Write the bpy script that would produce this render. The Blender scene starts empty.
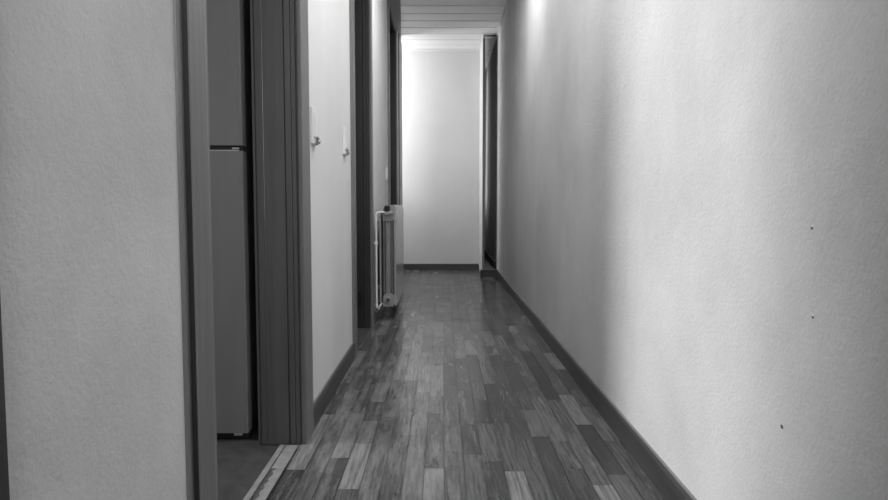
import bpy, bmesh, math, random
from mathutils import Vector
random.seed(7)
sc = bpy.context.scene
C = sc.collection
PI = math.pi

# ------------------------------------------------------------------ helpers
def link(name, bm, mat, parent=None, smooth=False):
    bmesh.ops.recalc_face_normals(bm, faces=bm.faces)
    me = bpy.data.meshes.new(name); bm.to_mesh(me); bm.free()
    if smooth:
        for p in me.polygons: p.use_smooth = True
    me.materials.append(mat)
    o = bpy.data.objects.new(name, me); C.objects.link(o)
    if parent: o.parent = parent
    return o
def empty(name, loc=(0, 0, 0)):
    o = bpy.data.objects.new(name, None); C.objects.link(o); o.location = loc
    o.empty_display_size = .05
    return o
def struct(o): o['kind'] = 'structure'; return o
def thing(o, label, cat, group=None):
    o['label'] = label; o['category'] = cat
    if group: o['group'] = group
    return o
def box(bm, a, b):
    x0, y0, z0 = a; x1, y1, z1 = b
    v = [bm.verts.new(p) for p in ((x0,y0,z0),(x1,y0,z0),(x1,y1,z0),(x0,y1,z0),(x0,y0,z1),(x1,y0,z1),(x1,y1,z1),(x0,y1,z1))]
    for f in ((0,3,2,1),(4,5,6,7),(0,1,5,4),(1,2,6,5),(2,3,7,6),(3,0,4,7)):
        bm.faces.new([v[i] for i in f])
def boxes(*bs):
    bm = bmesh.new()
    for a, b in bs: box(bm, a, b)
    return bm
def bevel(bm, w, seg=2):
    bmesh.ops.bevel(bm, geom=list(bm.edges), offset=w, segments=seg, profile=.6, affect='EDGES', clamp_overlap=True)
    return bm
def prism(pts, z0, z1, bm=None):
    """vertical extrusion of an outline given in x,y"""
    bm = bm or bmesh.new()
    lo = [bm.verts.new((x, y, z0)) for x, y in pts]; hi = [bm.verts.new((x, y, z1)) for x, y in pts]
    n = len(pts)
    bm.faces.new(lo[::-1]); bm.faces.new(hi)
    for i in range(n): bm.faces.new((lo[i], lo[(i+1) % n], hi[(i+1) % n], hi[i]))
    return bm
def prism_y(pts, y0, y1, bm=None):
    """extrusion along y of an outline given in x,z"""
    bm = bm or bmesh.new()
    lo = [bm.verts.new((x, y0, z)) for x, z in pts]; hi = [bm.verts.new((x, y1, z)) for x, z in pts]
    n = len(pts)
    bm.faces.new(lo[::-1]); bm.faces.new(hi)
    for i in range(n): bm.faces.new((lo[i], lo[(i+1) % n], hi[(i+1) % n], hi[i]))
    return bm
def tube(bm, pts, r, n=12):
    pts = [Vector(p) for p in pts]; rings = []
    for i, p in enumerate(pts):
        d = (pts[min(i+1, len(pts)-1)] - pts[max(i-1, 0)]).normalized()
        u = d.cross(Vector((0.3, 1, 0.2))).normalized(); w = d.cross(u)
        rr = r[i] if isinstance(r, (list, tuple)) else r
        rings.append([bm.verts.new(p + (u*math.cos(2*PI*k/n) + w*math.sin(2*PI*k/n))*rr) for k in range(n)])
    for a, b in zip(rings, rings[1:]):
        for k in range(n): bm.faces.new((a[k], a[(k+1) % n], b[(k+1) % n], b[k]))
    bm.faces.new(rings[0][::-1]); bm.faces.new(rings[-1])
    return bm
def bend(pts, r=.02, n=5):
    """rounds the corners of a polyline"""
    pts = [Vector(p) for p in pts]; out = [pts[0]]
    for a, b, c in zip(pts, pts[1:], pts[2:]):
        p = b + (a-b).normalized()*r; q = b + (c-b).normalized()*r
        for k in range(n+1):
            t = k/n; out.append(p*(1-t)**2 + b*2*t*(1-t) + q*t*t)
    return out + [pts[-1]]

# ------------------------------------------------------------------ materials
def new_mat(name):
    m = bpy.data.materials.new(name); m.use_nodes = True
    nt = m.node_tree; b = nt.nodes['Principled BSDF']
    return m, nt, b
def N(nt, t, **kw):
    n = nt.nodes.new(t)
    for k, v in kw.items(): setattr(n, k, v)
    return n
def coords(nt, scale=(1, 1, 1), kind='Object'):
    tc = N(nt, 'ShaderNodeTexCoord'); mp = N(nt, 'ShaderNodeMapping'); mp.inputs['Scale'].default_value = scale
    nt.links.new(tc.outputs[kind], mp.inputs['Vector']); return mp.outputs['Vector']
def noise(nt, vec, scale, detail=4, rough=.55):
    n = N(nt, 'ShaderNodeTexNoise'); n.inputs['Scale'].default_value = scale
    n.inputs['Detail'].default_value = detail; n.inputs['Roughness'].default_value = rough
    nt.links.new(vec, n.inputs['Vector']); return n.outputs['Fac']
def ramp(nt, fac, stops):
    r = N(nt, 'ShaderNodeValToRGB'); e = r.color_ramp.elements
    while len(e) < len(stops): e.new(.5)
    for i, (p, c) in enumerate(stops): e[i].position = p; e[i].color = (c, c, c, 1)
    nt.links.new(fac, r.inputs['Fac']); return r.outputs['Color']
def mul(nt, a, b):
    m = N(nt, 'ShaderNodeMix', data_type='RGBA', blend_type='MULTIPLY'); m.inputs[0].default_value = 1
    nt.links.new(a, m.inputs[6]); nt.links.new(b, m.inputs[7]); return m.outputs[2]
def bump(nt, b, h, strength, dist):
    n = N(nt, 'ShaderNodeBump'); n.inputs['Strength'].default_value = strength; n.inputs['Distance'].default_value = dist
    nt.links.new(h, n.inputs['Height']); nt.links.new(n.outputs['Normal'], b.inputs['Normal'])

def plain(name, v, rough=.5, metal=0, var=.12, scale=6, stretch=(1, 1, 1), bmp=0, coat=0):
    m, nt, b = new_mat(name)
    vec = coords(nt, stretch)
    nz = noise(nt, vec, scale)
    nt.links.new(ramp(nt, nz, ((.25, v*(1-var)), (.75, v*(1+var)))), b.inputs['Base Color'])
    b.inputs['Roughness'].default_value = rough; b.inputs['Metallic'].default_value = metal
    b.inputs['Coat Weight'].default_value = coat
    if bmp: bump(nt, b, noise(nt, vec, scale*8), bmp, .002)
    return m
def plaster(name, v, lo=.82, grain=.6, streak=(1, 1, .12)):
    m, nt, b = new_mat(name)
    v1 = coords(nt); v2 = coords(nt, streak)
    big = ramp(nt, noise(nt, v1, 1.7, 5, .6), ((.35, lo), (.6, 1)))
    st = ramp(nt, noise(nt, v2, 3.2, 3, .5), ((.3, .94), (.65, 1)))
    fine = ramp(nt, noise(nt, v1, 160, 3, .7), ((.3, .93), (.6, 1)))
    base = N(nt, 'ShaderNodeRGB'); base.outputs[0].default_value = (v, v, v, 1)
    c = mul(nt, mul(nt, mul(nt, base.outputs[0], big), st), fine)
    nt.links.new(c, b.inputs['Base Color']); b.inputs['Roughness'].default_value = .85
    b.inputs['Specular IOR Level'].default_value = .25
    a = N(nt, 'ShaderNodeMath', operation='ADD')
    nt.links.new(noise(nt, v1, 130, 4, .6), a.inputs[0]); nt.links.new(noise(nt, v1, 25, 4, .6), a.inputs[1])
    bump(nt, b, a.outputs[0], grain, .003)
    return m
def wood(name, v, axis='Z', rough=.42, var=.45, coat=.15):
    m, nt, b = new_mat(name)
    s = {'Z': (1, 1, .045), 'Y': (1, .045, 1), 'X': (.045, 1, 1)}[axis]
    vec = coords(nt, s)
    g = ramp(nt, noise(nt, vec, 60, 6, .65), ((.3, 1-var), (.7, 1)))
    s2 = ramp(nt, noise(nt, vec, 9, 3, .5), ((.3, .75), (.7, 1.0)))
    base = N(nt, 'ShaderNodeRGB'); base.outputs[0].default_value = (v, v, v, 1)
    nt.links.new(mul(nt, mul(nt, base.outputs[0], g), s2), b.inputs['Base Color'])
    b.inputs['Roughness'].default_value = rough; b.inputs['Coat Weight'].default_value = coat
    b.inputs['Coat Roughness'].default_value = .35
    bump(nt, b, noise(nt, vec, 70, 5), .25, .001)
    return m

M = {}
M['wall_r'] = plaster('right wall plaster', .72, .86, .55)
M['wall_l'] = plaster('left wall plaster', .72, .80, .5)
M['wall_l2'] = plaster('smooth left wall plaster', .80, .95, .18)
M['wall_b'] = plaster('back wall paint', .80, .95, .12)
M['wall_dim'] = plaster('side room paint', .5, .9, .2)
M['wall_black'] = plaster('painted room shade', .03, .9, .2)  # near-black colour stands in for the shade inside these rooms
M['ceil'] = plain('ceiling slat paint', .78, .32, var=.08, scale=3, stretch=(.4, 3, 1))
M['wood'] = wood('stained door wood', .085, var=.3)
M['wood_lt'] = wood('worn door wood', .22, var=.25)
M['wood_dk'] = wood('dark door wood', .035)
M['wood_bk'] = wood('black wood and opening shade', .008)
M['skirt'] = wood('skirting wood', .065, 'Y')
M['skirt_x'] = wood('skirting wood across', .055, 'X')
M['skirt_top'] = wood('pale skirting edge', .25, 'Y')
M['step'] = wood('dark step wood', .03, 'X')
M['tread'] = wood('step tread wood', .10, 'Y')
M['fridge'] = plain('brushed steel', .19, .42, .25, .06, 3, (6, 6, .5))
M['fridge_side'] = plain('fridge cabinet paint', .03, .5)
M['black'] = plain('black plastic', .008, .5)
M['steel'] = plain('bright steel', .6, .3, .8)
M['rad'] = plain('radiator enamel', .33, .33, var=.1, scale=20)
M['rad_front'] = plain('radiator front enamel', .42, .16, var=.04, scale=12)
M['pipe'] = plain('white pipe enamel', .85, .35, var=.04)
M['switch'] = plain('white switch plastic', .82, .35, var=.03)
M['switch_dk'] = plain('worn metal lever', .16, .4, .4)
M['tile'] = plain('kitchen floor', .035, .6, var=.45, scale=22, bmp=.2)
M['thr'] = plain('threshold metal', .22, .5, .1, var=.25, scale=30, bmp=.4)
M['thr_dk'] = plain('worn adhesive', .06, .8, var=.5, scale=60, bmp=.6)
M['pock'] = plain('chipped plaster', .12, .9, var=.4, scale=80)
M['pock_lt'] = plain('bare filler', .9, .9, var=.1, scale=80)

# parquet: tone and wear are carried per board in a colour attribute
m, nt, b = new_mat('strip parquet'); M['parquet'] = m
at = N(nt, 'ShaderNodeAttribute'); at.attribute_name = 'board'
sep = N(nt, 'ShaderNodeSeparateColor'); nt.links.new(at.outputs['Color'], sep.inputs[0])
tc = N(nt, 'ShaderNodeTexCoord')
cmb = N(nt, 'ShaderNodeCombineXYZ'); nt.links.new(sep.outputs[1], cmb.inputs[0]); nt.links.new(sep.outputs[1], cmb.inputs[1])
vs = N(nt, 'ShaderNodeVectorMath', operation='SCALE'); vs.inputs['Scale'].default_value = 40; nt.links.new(cmb.outputs[0], vs.inputs[0])
va = N(nt, 'ShaderNodeVectorMath', operation='ADD'); nt.links.new(tc.outputs['Object'], va.inputs[0]); nt.links.new(vs.outputs[0], va.inputs[1])
mp = N(nt, 'ShaderNodeMapping'); mp.inputs['Scale'].default_value = (1, .06, 1); nt.links.new(va.outputs[0], mp.inputs[0])
wv = N(nt, 'ShaderNodeTexWave', wave_type='RINGS', rings_direction='Z'); wv.inputs['Scale'].default_value = 22
wv.inputs['Distortion'].default_value = 7; wv.inputs['Detail'].default_value = 3; wv.inputs['Detail Scale'].default_value = 1.2
mp2 = N(nt, 'ShaderNodeMapping'); mp2.inputs['Scale'].default_value = (1, .16, 1); nt.links.new(va.outputs[0], mp2.inputs[0]); nt.links.new(mp2.outputs[0], wv.inputs[0])
g1 = ramp(nt, noise(nt, mp.outputs[0], 90, 6, .7), ((.35, .42), (.62, 1)))
g2 = ramp(nt, wv.outputs['Fac'], ((0, .74), (.35, 1)))
vobj = coords(nt)
# rubbed lanes along the walking line
wearn = noise(nt, coords(nt, (1, .13, 1)), 26, 7, .75)
sx = N(nt, 'ShaderNodeSeparateXYZ'); nt.links.new(tc.outputs['Object'], sx.inputs[0])
lane = N(nt, 'ShaderNodeMapRange'); lane.inputs['From Min'].default_value = .22; lane.inputs['From Max'].default_value = .0
lane.inputs['To Min'].default_value = 0; lane.inputs['To Max'].default_value = .16; nt.links.new(sx.outputs[0], lane.inputs[0])
wa = N(nt, 'ShaderNodeMath', operation='ADD'); nt.links.new(wearn, wa.inputs[0]); nt.links.new(lane.outputs[0], wa.inputs[1])
wb = N(nt, 'ShaderNodeMath', operation='ADD'); nt.links.new(wa.outputs[0], wb.inputs[0])
wc = N(nt, 'ShaderNodeMath', operation='MULTIPLY'); nt.links.new(sep.outputs[2], wc.inputs[0]); wc.inputs[1].default_value = .2
nt.links.new(wc.outputs[0], wb.inputs[1])
wf = ramp(nt, wb.outputs[0], ((.66, 0), (.86, .42)))
toned = mul(nt, mul(nt, at.outputs['Color'], g1), g2)
tr = N(nt, 'ShaderNodeMix', data_type='RGBA', blend_type='MULTIPLY'); tr.inputs[0].default_value = 1
cr = N(nt, 'ShaderNodeCombineColor')
for i in range(3): nt.links.new(sep.outputs[0], cr.inputs[i])
nt.links.new(cr.outputs[0], tr.inputs[6]); nt.links.new(mul(nt, g1, g2), tr.inputs[7])
wx = N(nt, 'ShaderNodeMix', data_type='RGBA'); nt.links.new(wf, wx.inputs[0]); nt.links.new(tr.outputs[2], wx.inputs[6]); wx.inputs[7].default_value = (.34, .34, .34, 1)
nt.links.new(wx.outputs[2], b.inputs['Base Color'])
rr = ramp(nt, noise(nt, vobj, 5, 4, .6), ((.3, .17), (.7, .27))); nt.links.new(rr, b.inputs['Roughness'])
b.inputs['Specular IOR Level'].default_value = .5
bump(nt, b, noise(nt, mp.outputs[0], 60, 4), .12, .001)

# ------------------------------------------------------------------ sizes
XL, XR, XI = -.45, .59, -.585        # left face, right face, far side of left wall
ZC, YB, YE = 2.59, 7.75, 7.15        # ceiling, back wall, end of left wall
DH = 2.41                            # door opening height
# doorways in the left wall: clear opening y0..y1
D0 = (-.25, .56); D1 = (1.235, 2.03); D2 = (3.31, 4.03); D3 = (5.49, 6.28)

# ------------------------------------------------------------------ floor
bm = bmesh.new(); lay = bm.loops.layers.float_color.new('board')
W = .0575
def board(x0, x1, y0, y1, tone):
    g = .0011
    vs_ = [bm.verts.new(p) for p in ((x0+g, y0+g, 0), (x1-g, y0+g, 0), (x1-g, y1-g, 0), (x0+g, y1-g, 0))]
    f = bm.faces.new(vs_); c = (tone, random.random(), random.random()**2, 1)
    for l in f.loops: l[lay] = c
x = -.455
while x < .60:
    y = -2.0 - random.random()*.4
    while y < 7.76:
        L = random.choice((.22, .28, .34, .36, .42, .5))
        t = random.choice((.085, .10, .11, .115, .12, .13, .14, .095, .24, .065, .05, .17))
        board(x, min(x+W, .60), y, min(y+L, 7.77), t)
        y += L
    x += W
# the boards float a hair above a dark bed that shows in the joints
o = link('floor', bm, M['parquet']); struct(o)
o2 = struct(link('floor', boxes(((-.455, -2.2, -.06), (.62, 7.8, -.0015))), M['black']))

# kitchen and side rooms floor
struct(link('floor', boxes(((-3.2, .1, -.06), (-.512, 2.95, -.003))), M['tile']))
struct(link('floor', boxes(((-2.4, 2.97, -.06), (-.456, 7.14, -.002)), ((-2.4, 7.14, -.06), (-.456, 7.76, -.0012))), M['tread']))
struct(link('floor', boxes(((-1.6, -.6, -.06), (-.456, .09, -.002)), ((-.512, .09, -.06), (-.456, 1.2, -.002)), ((-.512, 2.06, -.06), (-.456, 2.96, -.002))), M['tread']))

# ------------------------------------------------------------------ walls
bm = boxes(((XR, -2.1, -.02), (XR+.12, 7.1, ZC+.05)))
wr = struct(link('wall_right', bm, M['wall_r']))
# chips in the right wall plaster
def pock(y, z, r, white=True):
    bm = bmesh.new()
    n = 9; c = bm.verts.new((XR-.0006, y, z)); ring = []
    for k in range(n):
        a = 2*PI*k/n; q = r*(.7+.5*random.random())
        ring.append(bm.verts.new((XR-.0008, y+q*math.cos(a), z+q*math.sin(a)*.8)))
    for k in range(n): bm.faces.new((c, ring[k], ring[(k+1) % n]))
    o = link('plaster_chip', bm, M['pock'], wr)
    if white:
        bm = bmesh.new()
        ring = [bm.verts.new((XR-.001, y-.0012+r*.8*math.cos(2*PI*k/8), z+r*.9+r*.5*math.sin(2*PI*k/8))) for k in range(8)]
        bm.faces.new(ring); link('plaster_chip', bm, M['pock_lt'], wr)
for px, py, r in ((813, 228, .0022), (817, 318, .0022), (790, 431, .003)):
    y = XR*650/(px-442.5); z = .76 - (py-206)*y/650
    pock(y, z, r*1.6, px != 790)

def wall_seg(y0, y1, z0=0): return ((XI, y0, z0-.02 if z0 == 0 else z0), (XL, y1, ZC+.05))
for a, b_, z, mt in ((-2.1, D0[0], 0, 'wall_l'), (D0[1], D1[0]-.012, 0, 'wall_l'), (D0[0], D0[1], DH, 'wall_l'), (D1[0]-.012, D1[1]+.012, DH, 'wall_l'),
                     (D1[1]+.012, D2[0], 0, 'wall_l2'), (D2[1]+.012, D3[0], 0, 'wall_l2'), (D3[1]+.012, YE, 0, 'wall_l2'), (D2[0], D2[1]+.012, DH, 'wall_l2'), (D3[0], D3[1]+.012, DH, 'wall_l2')):
    struct(link('wall_left', boxes(wall_seg(a, b_, z)), M[mt]))
struct(link('wall_back', boxes(((-2.4, YB, -.02), (.436, YB+.1, ZC+.05))), M['wall_b']))
struct(link('wall_rear', boxes(((XI-1.1, -2.2, -.02), (XR+.12, -2.1, ZC+.05))), M['wall_l2']))
# thin partition whose edge closes the passage beyond the back wall
struct(link('wall_partition', boxes(((.437, 7.1, 0), (.455, 8.9, ZC+.04))), M['wall_b']))
# narrow passage behind it
struct(link('wall_passage', boxes(((.589, 7.101, 0), (.70, 8.9, ZC+.04)), ((.437, 8.9, 0), (.70, 8.98, ZC+.04))), M['wall_dim']))
# side rooms
struct(link('wall_kitchen', boxes(((-3.3, 2.75, -.02), (XI, 2.95, ZC))), M['wall_black']))  # darkness seen beside the fridge is put into the wall colour
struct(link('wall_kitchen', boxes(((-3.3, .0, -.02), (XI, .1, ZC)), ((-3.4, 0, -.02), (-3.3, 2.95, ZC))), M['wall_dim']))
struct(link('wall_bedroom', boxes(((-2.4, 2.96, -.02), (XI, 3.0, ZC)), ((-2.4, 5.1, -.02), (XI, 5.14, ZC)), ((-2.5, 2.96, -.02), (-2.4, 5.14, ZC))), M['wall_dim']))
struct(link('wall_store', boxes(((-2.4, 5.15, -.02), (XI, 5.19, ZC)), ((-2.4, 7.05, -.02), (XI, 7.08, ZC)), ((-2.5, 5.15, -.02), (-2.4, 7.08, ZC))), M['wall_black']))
struct(link('wall_branch', boxes(((-2.4, 7.09, -.02), (XI, YE, ZC)), ((-2.5, 7.09, -.02), (-2.4, YB+.1, ZC))), M['wall_b']))
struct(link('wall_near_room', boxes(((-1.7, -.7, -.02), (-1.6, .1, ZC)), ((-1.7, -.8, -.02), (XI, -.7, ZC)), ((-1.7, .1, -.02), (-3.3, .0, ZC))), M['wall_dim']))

# ------------------------------------------------------------------ ceiling: boards laid across the corridor
bm = bmesh.new()
y = 5.845 - .2435*34; P_ = .2435
while y < 8.9:
    g = .0055
    pts = [(y+g, ZC+.02), (y+g, ZC+.004), (y+g+.004, ZC), (y+P_-g-.004, ZC), (y+P_-g, ZC+.004), (y+P_-g, ZC+.02)]
    x0, x1 = (-2.42 if y > 7.0 else XL-.02), (XR+.02)
    lo = [bm.verts.new((x0, a, z)) for a, z in pts]; hi = [bm.verts.new((x1, a, z)) for a, z in pts]
    for i in range(len(pts)):
        j = (i+1) % len(pts); bm.faces.new((lo[i], lo[j], hi[j], hi[i]))
    bm.faces.new(lo[::-1]); bm.faces.new(hi)
    y += P_
struct(link('ceiling', bm, M['ceil']))
struct(link('ceiling', boxes(((-3.4, -2.2, ZC+.03), (.72, 9.0, ZC+.08))), M['wood_dk']))
# mouldings
struct(link('trim_back', prism([(-2.3, YB-.02), (.436, YB-.02), (.436, YB), (-2.3, YB)], ZC-.022, ZC), M['ceil']))
struct(link('trim_right', prism_y([(XR-.014, ZC-.012), (XR, ZC-.018), (XR, ZC), (XR-.014, ZC)], -2, 7.09), M['wall_r']))
struct(link('trim_left', prism([(XL, 5.3), (-.345, 5.3), (-.372, 5.9), (-.436, 7.0), (XL, 7.14)], 2.505, ZC), M['wall_dim']))
struct(link('trim_passage', boxes(((.437, 7.092, ZC-.018), (.597, 7.10, ZC-.006))), M['wood_dk']))
struct(link('trim_corner', bevel(boxes(((.4335, 7.085, .07), (.4575, 7.1, ZC-.03))), .003), M['wood_lt']))

# ------------------------------------------------------------------ skirting boards
def skirt(name, x0, x1, y0, y1, mat, side):
    h, t = .078, abs(x1-x0)
    xw, xf = (x1, x0) if side > 0 else (x0, x1)       # wall side, front side
    c = .006*(1 if side > 0 else -1)
    o = struct(link(name, prism_y([(xw, 0), (xf, 0), (xf, h-.008), (xf+c, h), (xw, h)], y0, y1), mat))
    link('top_edge', prism_y([(xw, h), (xf+c*1.2, h), (xf+c*1.5, h+.0022), (xw, h+.0028)], y0, y1), M['skirt_top'], o)  # thin top edge, paler than the board
    return o
skirt('baseboard_right', XR-.014, XR, -2.1, 7.1, M['skirt'], 1)
skirt('baseboard_left', XL, XL+.013, D1[1]+.127, D2[0]-.1, M['skirt'], -1)
skirt('baseboard_left', XL, XL+.013, D2[1]+.085, D3[0]-.1, M['skirt'], -1)
skirt('baseboard_left', XL, XL+.013, D3[1]+.1, 6.7, M['skirt'], -1)
skirt('baseboard_left', XL, XL+.013, D0[1]+.08, D1[0]-.1, M['skirt'], -1)
struct(link('baseboard_back', boxes(((-2.3, YB-.014, 0), (.4365, YB, .07))), M['skirt_x']))
struct(link('baseboard_passage', boxes(((.571, 7.11, .066), (.589, 8.9, .15))), M['wood_bk']))
st = struct(link('trim_step', boxes(((.413, 7.035, 0), (.575, 7.1, .064)), ((.457, 7.1, 0), (.582, 8.9, .064))), M['step']))
link('tread', boxes(((.415, 7.04, .064), (.5745, 7.099, .066)), ((.458, 7.1, .064), (.5645, 8.89, .066))), M['tread'], st)
struct(link('trim_base', bevel(boxes(((.428, 7.07, .066), (.4365, YB-.015, .085))), .002), M['wall_b']))

# ------------------------------------------------------------------ door frames
def frame(n, D, near_w=.07, far_w=.085, lin=None, cas=None, edge=None, far_lin=None, flat=False):
    y0, y1 = D; lin = lin or M['wood']; cas = cas or M['wood']
    r = struct(empty('door_%d' % n, (XL, (y0+y1)/2, 0)))
    def part(name, bm, mt, par=r):
        o = link(name, bm, mt); o.parent = par
        o.location = (-r.location.x, -r.location.y, 0) if par is r else (0, 0, 0)
        return o
    # near side lining and casing
    part('lining', prism([(XI-.01, y0-.012), (XL+.002, y0-.012), (XL+.002, y0), (XI-.01, y0)], 0, DH), lin)
    part('casing', prism([(XL, y0-near_w), (XL+.013, y0-near_w), (XL+.015, y0-near_w+.004), (XL+.015, y0-.02), (XL+.012, y0-.006), (XL+.012, y0), (XL, y0)], 0, DH+.07), cas)
    if edge:
        part('casing_edge_shade', prism([(XL, y0-near_w-.0008), (XL+.0132, y0-near_w-.0008), (XL+.0132, y0-near_w), (XL, y0-near_w)], 0, DH+.07), edge)  # end face coloured dark for the shade on it
    # far side: fluted lining facing the viewer
    X = lambda t: XL+.004 - t
    z = [(.0, 0), (.0, -.003), (-.004, -.004)]
    if flat: pts = [(XI-.012, y1+.012), (XI-.012, y1), (XL+.006, y1), (XL+.006, y1+.012)]
    else: pts = [(XI-.002, y1+.012), (XI-.002, y1), (XI+.005, y1), (XI+.006, y1+.003), (XI+.009, y1+.003), (XI+.010, y1),
           (XI+.028, y1), (XI+.029, y1+.001), (XI+.031, y1), (XI+.096, y1), (XI+.098, y1+.004), (XI+.101, y1+.004), (XI+.102, y1-.003), (XI+.118, y1-.003),
           (XI+.119, y1-.001), (XI+.121, y1-.003), (XI+.132, y1-.003), (XI+.134, y1+.006), (XL+.004, y1+.006), (XL+.004, y1+.012)]
    part('lining', prism(pts, 0, DH), far_lin or lin)
    part('casing', prism([(XL, y1+.006), (XL+.004, y1+.003), (XL+.013, y1+.003), (XL+.015, y1+.006), (XL+.015, y1+far_w-.004), (XL+.012, y1+far_w), (XL, y1+far_w)], 0, DH+.07), cas)
    # head
    part('lining', boxes(((XI-.01, y0, DH-.012), (XL+.002, y1, DH))), lin)
    part('casing', boxes(((XL, y0, DH), (XL+.014, y1, DH+.07))), cas)
    return r, part
r1, p1 = frame(1, D1, .097, .125, cas=M['wood_lt'], edge=M['wood_dk'])
# narrow worn bead between wall and casing
p1('casing_bead', prism([(XL, 1.112), (XL+.004, 1.113), (XL+.006, 1.120), (XL+.004, 1.1375), (XL, 1.1375)], 0, DH+.08), M['wood_lt'])
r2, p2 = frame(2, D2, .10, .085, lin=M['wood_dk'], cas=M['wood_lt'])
r3, p3 = frame(3, D3, .085, .09, lin=M['wood_bk'], cas=M['wood_lt'], flat=True)  # near-black lining paints the darkness of the unlit opening
struct(link('trim_corner', bevel(boxes(((XL, 6.7, 0), (XL+.012, YE+.001, 2.5))), .003), M['wood_lt']))
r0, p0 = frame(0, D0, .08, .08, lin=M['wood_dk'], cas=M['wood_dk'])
r0.name = 'door_4'
# leaf of the second door, swung into its room, and its lower hinge
leaf = p2('door_leaf', bevel(boxes(((XI-.76, D2[1]-.006, .008), (XI-.014, D2[1]+.030, DH-.02))), .003), M['wood_dk'])
def hinge(part, zc):
    bm = bmesh.new(); tube(bm, [(XI+.052, D2[1]-.012, zc-.05), (XI+.052, D2[1]-.012, zc+.05)], .0075, 10)
    box(bm, (XI+.05, D2[1]-.008, zc-.05), (XI+.085, D2[1]-.001, zc+.05))
    part('hinge', bm, M['black'])
hinge(p2, .18); hinge(p2, 2.2)
# leaf of the door nearest the camera, shut
p0('door_leaf', boxes(((XL-.05, D0[0], .008), (XL-.012, D0[1]-.003, DH-.014))), M['wood'])

# worn threshold of the kitchen doorway
t = struct(empty('trim_1', (-.48, 1.6, 0)))
def tp(name, bm, mt):
    o = link(name, bm, mt); o.parent = t; o.location = (.48, -1.6, 0); return o
def strip(xa, xb, y0, y1, z, rag, rnd):
    bm = bmesh.new(); n = 60; L = []; R = []
    for k in range(n+1):
        y = y0+(y1-y0)*k/n
        L.append(bm.verts.new((xa+rnd.uniform(-rag, rag)*.4, y, z))); R.append(bm.verts.new((xb+rnd.uniform(-rag, rag), y, z)))
    for k in range(n): bm.faces.new((L[k], R[k], R[k+1], L[k+1]))
    ret = bmesh.ops.extrude_face_region(bm, geom=list(bm.faces))
    bmesh.ops.translate(bm, vec=(0, 0, -z), verts=[v for v in ret['geom'] if isinstance(v, bmesh.types.BMVert)])
    return bm
rnd = random.Random(3)
tp('adhesive_line', strip(-.515, -.458, 1.24, 2.012, .0022, .001, rnd), M['thr_dk'])
tp('metal_strip', strip(-.514, -.498, 1.24, 2.014, .0055, .0006, rnd), M['thr'])
tp('metal_strip', prism([(-.457, 1.24)] + [(-.457, 1.24+.6*k/30) for k in range(1, 30)] + [(-.457, 1.84)] + [(-.479+.007*math.sin(k*1.9)*rnd.random()-.003*rnd.random(), 1.84-.6*k/45) for k in range(46)], 0, .0045), M['thr'])
tp('metal_strip', strip(-.494, -.457, 1.83, 2.012, .005, .0008, rnd), M['thr'])

# ------------------------------------------------------------------ fridge
FX1, FX0, FY = -.632, -1.232, 2.068
f = thing(empty('fridge', ((FX0+FX1)/2, FY+.32, 0)), 'tall grey steel fridge freezer with two doors, seen through the first doorway', 'fridge')
def fp(name, bm, mt, sm=False, par=None):
    o = link(name, bm, mt, smooth=sm); o.parent = par or f
    if par is None: o.location = (-(FX0+FX1)/2, -(FY+.32), 0)
    return o
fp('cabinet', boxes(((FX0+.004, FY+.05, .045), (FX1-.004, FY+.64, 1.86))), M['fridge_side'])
def slab(z0, z1, name):
    r = .007; pts = [(FX0, FY+.045), (FX0, FY+r)]
    for k in range(7): a = PI+PI/2*k/6; pts.append((FX0+r+r*math.cos(a), FY+r+r*math.sin(a)))
    for k in range(7): a = PI*1.5+PI/2*k/6; pts.append((FX1-r+r*math.cos(a), FY+r+r*math.sin(a)))
    pts.append((FX1, FY+.045))
    return fp(name, prism(pts, z0, z1), M['fridge'])
d_lo = slab(.024, .934, 'door'); d_hi = slab(.951, 1.85, 'door')
fp('door_edge', boxes(((FX0+.02, FY+.002, .9338), (FX1-.012, FY+.04, .9365))), M['steel'], par=d_lo)
fp('hinge', bevel(boxes(((FX1-.034, FY+.006, .939), (FX1-.012, FY+.012, .945))), .002), M['steel'])
fp('plinth', boxes(((FX0+.01, FY+.02, .0), (FX1-.004, FY+.6, .045))), M['black'])
fp('gap_shade', boxes(((FX0+.01, FY+.012, .932), (FX1-.003, FY+.05, .953))), M['black'])  # black filler between the doors, painted in place of the gap's shade
for xx in (FX0+.06, FX1-.035):
    fp('foot', bevel(boxes(((xx-.014, FY+.008, .012), (xx+.014, FY+.02, .020))), .002), M['steel'])

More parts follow.
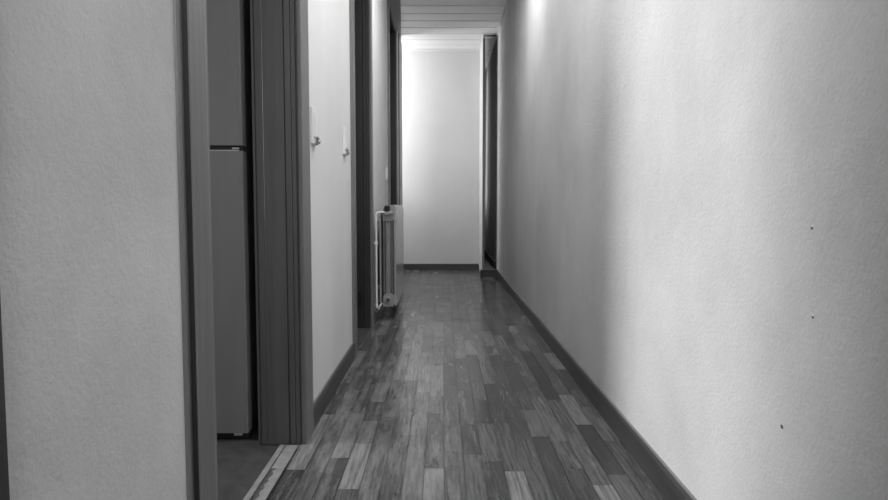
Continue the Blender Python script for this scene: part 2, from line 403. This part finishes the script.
# ------------------------------------------------------------------ radiator
RY0, RY1, RX0, RX1, RZ0, RZ1 = 4.25, 5.05, -.412, -.303, .10, .768
rad = thing(empty('radiator', (-.357, (RY0+RY1)/2, 0)), 'pale grey column radiator with a white pipe, hung on the left wall between two doorways', 'radiator')
RO = (.357, -(RY0+RY1)/2, 0)
def rp(name, bm, mt, sm=False, off=RO):
    o = link(name, bm, mt, smooth=sm); o.parent = rad; o.location = off; return o
nsec = 10; pitch = (RY1-RY0)/nsec
def section():
    bm = bmesh.new(); w = pitch-.004
    # front plate with a rounded shoulder
    pts = [(RX1-.014, RZ0+.02), (RX1-.002, RZ0), (RX1, RZ0+.01), (RX1, RZ1-.035), (RX1-.004, RZ1-.012), (RX1-.014, RZ1), (RX1-.03, RZ1), (RX1-.026, RZ1-.02), (RX1-.016, RZ1-.05)]
    prism_y(pts, RY0, RY0+w, bm)
    # back plate
    prism_y([(RX0, RZ0+.03), (RX0+.010, RZ0+.02), (RX0+.010, RZ1-.05), (RX0, RZ1-.06)], RY0, RY0+w, bm)
    # water column and vertical fins between the plates
    for xf, y0, y1 in ((RX0+.028, .006, .03), (RX0+.047, 0, .05), (RX0+.064, .012, .04), (RX0+.082, .004, .046)):
        box(bm, (xf-.0022, RY0+y0, RZ0+.085), (xf+.0022, RY0+y1, RZ1-.10))
    prism([(RX0+.038, RY0+.024), (RX0+.070, RY0+.024), (RX0+.070, RY0+.05), (RX0+.038, RY0+.05)], RZ0+.03, RZ1-.03, bm)
    # header blocks top and bottom
    for za, zb in ((RZ1-.105, RZ1-.004), (RZ0, RZ0+.088)):
        s = 1 if za > .4 else -1
        pts = [(RX0+.022, za), (RX1-.020, za), (RX1-.014, za+.02), (RX1-.016, zb-.012), (RX0+.07, zb), (RX0+.038, zb), (RX0+.022, zb-.022)]
        prism_y(pts, RY0+.004, RY0+w-.004, bm)
    return bm
s0 = rp('section', section(), M['rad'])
s0.data.materials.append(M['rad_front'])
for p in s0.data.polygons:
    if p.normal.x > .8 and p.center.x > RX1-.004: p.material_index = 1
for k in range(1, nsec):
    c = s0.copy(); C.objects.link(c); c.parent = rad; c.location = (RO[0], RO[1]+k*pitch, 0)
def hub(z, mt, r=.017):
    bm = bmesh.new(); tube(bm, [(RX0+.054, RY0+.008, z), (RX0+.054, RY0-.012, z), (RX0+.054, RY0-.014, z)], [r, r, r*.8], 20); return rp('end_plug', bm, mt)
h1 = hub(RZ0+.045, M['rad'], .019)
bm = bmesh.new(); tube(bm, [(RX0+.054, RY0-.012, RZ0+.045), (RX0+.054, RY0-.0185, RZ0+.045)], .0115, 6); rp('bleed_nut', bm, M['black'])
h2 = hub(RZ1-.05, M['rad'], .022)
bm = bmesh.new(); tube(bm, [(RX0+.052, RY0-.020, RZ1-.045), (RX0+.052, RY0-.020, RZ1-.012), (RX0+.052, RY0-.020, RZ1-.004)], [.019, .019, .010], 16); rp('valve_cap', bm, M['black'])
bm = bmesh.new(); tube(bm, [(RX0+.052, RY0-.014, RZ1-.05), (RX0+.052, RY0-.036, RZ1-.05)], .016, 14)
tube(bm, [(RX0+.052, RY0-.024, RZ1-.052), (RX0+.090, RY0-.024, RZ1-.052)], [.011, .013], 12); rp('valve_body', bm, M['rad_front'])
px_ = -.430
bm = bmesh.new(); tube(bm, bend([(RX0+.05, RY0-.03, RZ1-.048), (px_, RY0-.03, RZ1-.048), (px_, RY0-.03, .105), (px_+.006, RY0-.03, .09)], .018), .0062, 12)
rp('pipe', bm, M['pipe'], True)
bm = bmesh.new(); tube(bm, [(px_, RY0-.03, .51), (px_, RY0-.03, .53)], .011, 12); box(bm, (-.449, RY0-.035, .515), (px_, RY0-.025, .525)); rp('pipe_clip', bm, M['pipe'])
bm = bmesh.new(); tube(bm, [(px_-.008, RY0-.03, .075), (px_+.018, RY0-.03, .098)], .012, 10); tube(bm, [(px_+.008, RY0-.03, .092), (RX0+.012, RY0+.01, .118)], .008, 10); rp('return_valve', bm, M['rad_front'])
bm = bmesh.new(); tube(bm, [(px_-.001, RY0-.044, .085), (px_-.001, RY0-.032, .085)], .008, 10); rp('return_valve_cap', bm, M['black'])
for y in (RY0+.12, RY1-.12):
    for z in (.2, .63): rp('wall_bracket', boxes(((XL+.001, y-.01, z), (RX0+.004, y+.01, z+.03))), M['rad'])

# ------------------------------------------------------------------ wall plates with levers
def plate(y, z, w, h, label, dark=True):
    r = thing(empty('light_switch', (XL, y, z)), label, 'switch')
    def q(name, bm, mt):
        o = link(name, bm, mt); o.parent = r; return o
    q('plate', bevel(boxes(((0, -w/2, -h/2), (.009, w/2, h/2))), .0035, 2), M['switch'])
    q('rocker', bevel(boxes(((.008, -w*.3, -h*.30), (.0125, w*.3, h*.36))), .0015, 1), M['switch'])
    if dark:
        bm = bmesh.new()
        tube(bm, [(.010, w*.30, -h*.24), (.017, w*.22, -h*.34), (.020, -w*.02, -h*.44), (.014, -w*.14, -h*.50)], [.003, .0055, .006, .003], 8)
        tube(bm, [(.016, w*.05, -h*.40), (.017, -w*.36, -h*.40)], [.004, .0025], 8)
        q('lever', bm, M['switch_dk'])
    return r
plate(2.28, 1.035, .085, .125, 'white wall plate with bent metal lever, beside the kitchen door casing')
plate(3.0, 1.055, .085, .125, 'white wall plate with bent metal lever, farther along, close to the second doorway')
plate(5.22, 1.02, .075, .10, 'small plain white switch plate on wall above the radiator', False)

# ------------------------------------------------------------------ lights
def area(name, loc, target, sx_, sy_, power, spread=180):
    l = bpy.data.lights.new(name, 'AREA'); l.shape = 'RECTANGLE'; l.size = sx_; l.size_y = sy_; l.energy = power
    l.spread = math.radians(spread)
    o = bpy.data.objects.new(name, l); C.objects.link(o); o.location = loc
    o.rotation_euler = (Vector(target)-Vector(loc)).to_track_quat('-Z', 'Y').to_euler(); return o
area('kitchen_window_light', (-3.1, 1.70, 1.4), (.6, 1.66, 1.15), 1.2, 1.3, 103)
area('branch_light', (-1.3, 7.52, 2.1), (.4, 7.7, 1.9), .3, .4, 17)
area('branch_fill', (-1.0, 7.45, .9), (.1, 6.6, 2.5), .3, .3, 5)  # added fill aimed upward to brighten the ceiling, no lamp known there
area('corridor_light', (.18, 4.1, 2.5), (.0, 4.1, 0), .35, .35, 13)
area('corridor_light', (.22, 2.4, 2.5), (-.1, 2.4, 0), .5, .4, 17)
area('rear_fill', (.1, -1.7, 1.9), (0, 1.5, .9), .8, .8, 28)  # unseen fill behind the camera, added to lift the corridor walls
area('passage_fill', (.515, 8.85, 1.5), (.54, 7.3, 1.4), .08, 2.0, 2.0)  # added fill that lifts the passage walls, no lamp known inside

w = bpy.data.worlds.new('world'); sc.world = w; w.use_nodes = True
w.node_tree.nodes['Background'].inputs[0].default_value = (.5, .5, .5, 1)
w.node_tree.nodes['Background'].inputs[1].default_value = .03

# ------------------------------------------------------------------ camera
F = 650; T = math.atan(44/F); YW = math.atan(1.5/F)
cam = bpy.data.cameras.new('camera'); co = bpy.data.objects.new('camera', cam); C.objects.link(co)
cam.sensor_width = 36; cam.sensor_fit = 'HORIZONTAL'; cam.lens = F/888*36; cam.clip_start = .05
co.location = (0, 0, .76); co.rotation_euler = (PI/2-T, 0, -YW)
sc.camera = co
sc.view_settings.view_transform = 'Standard'
sc.view_settings.look = 'None'
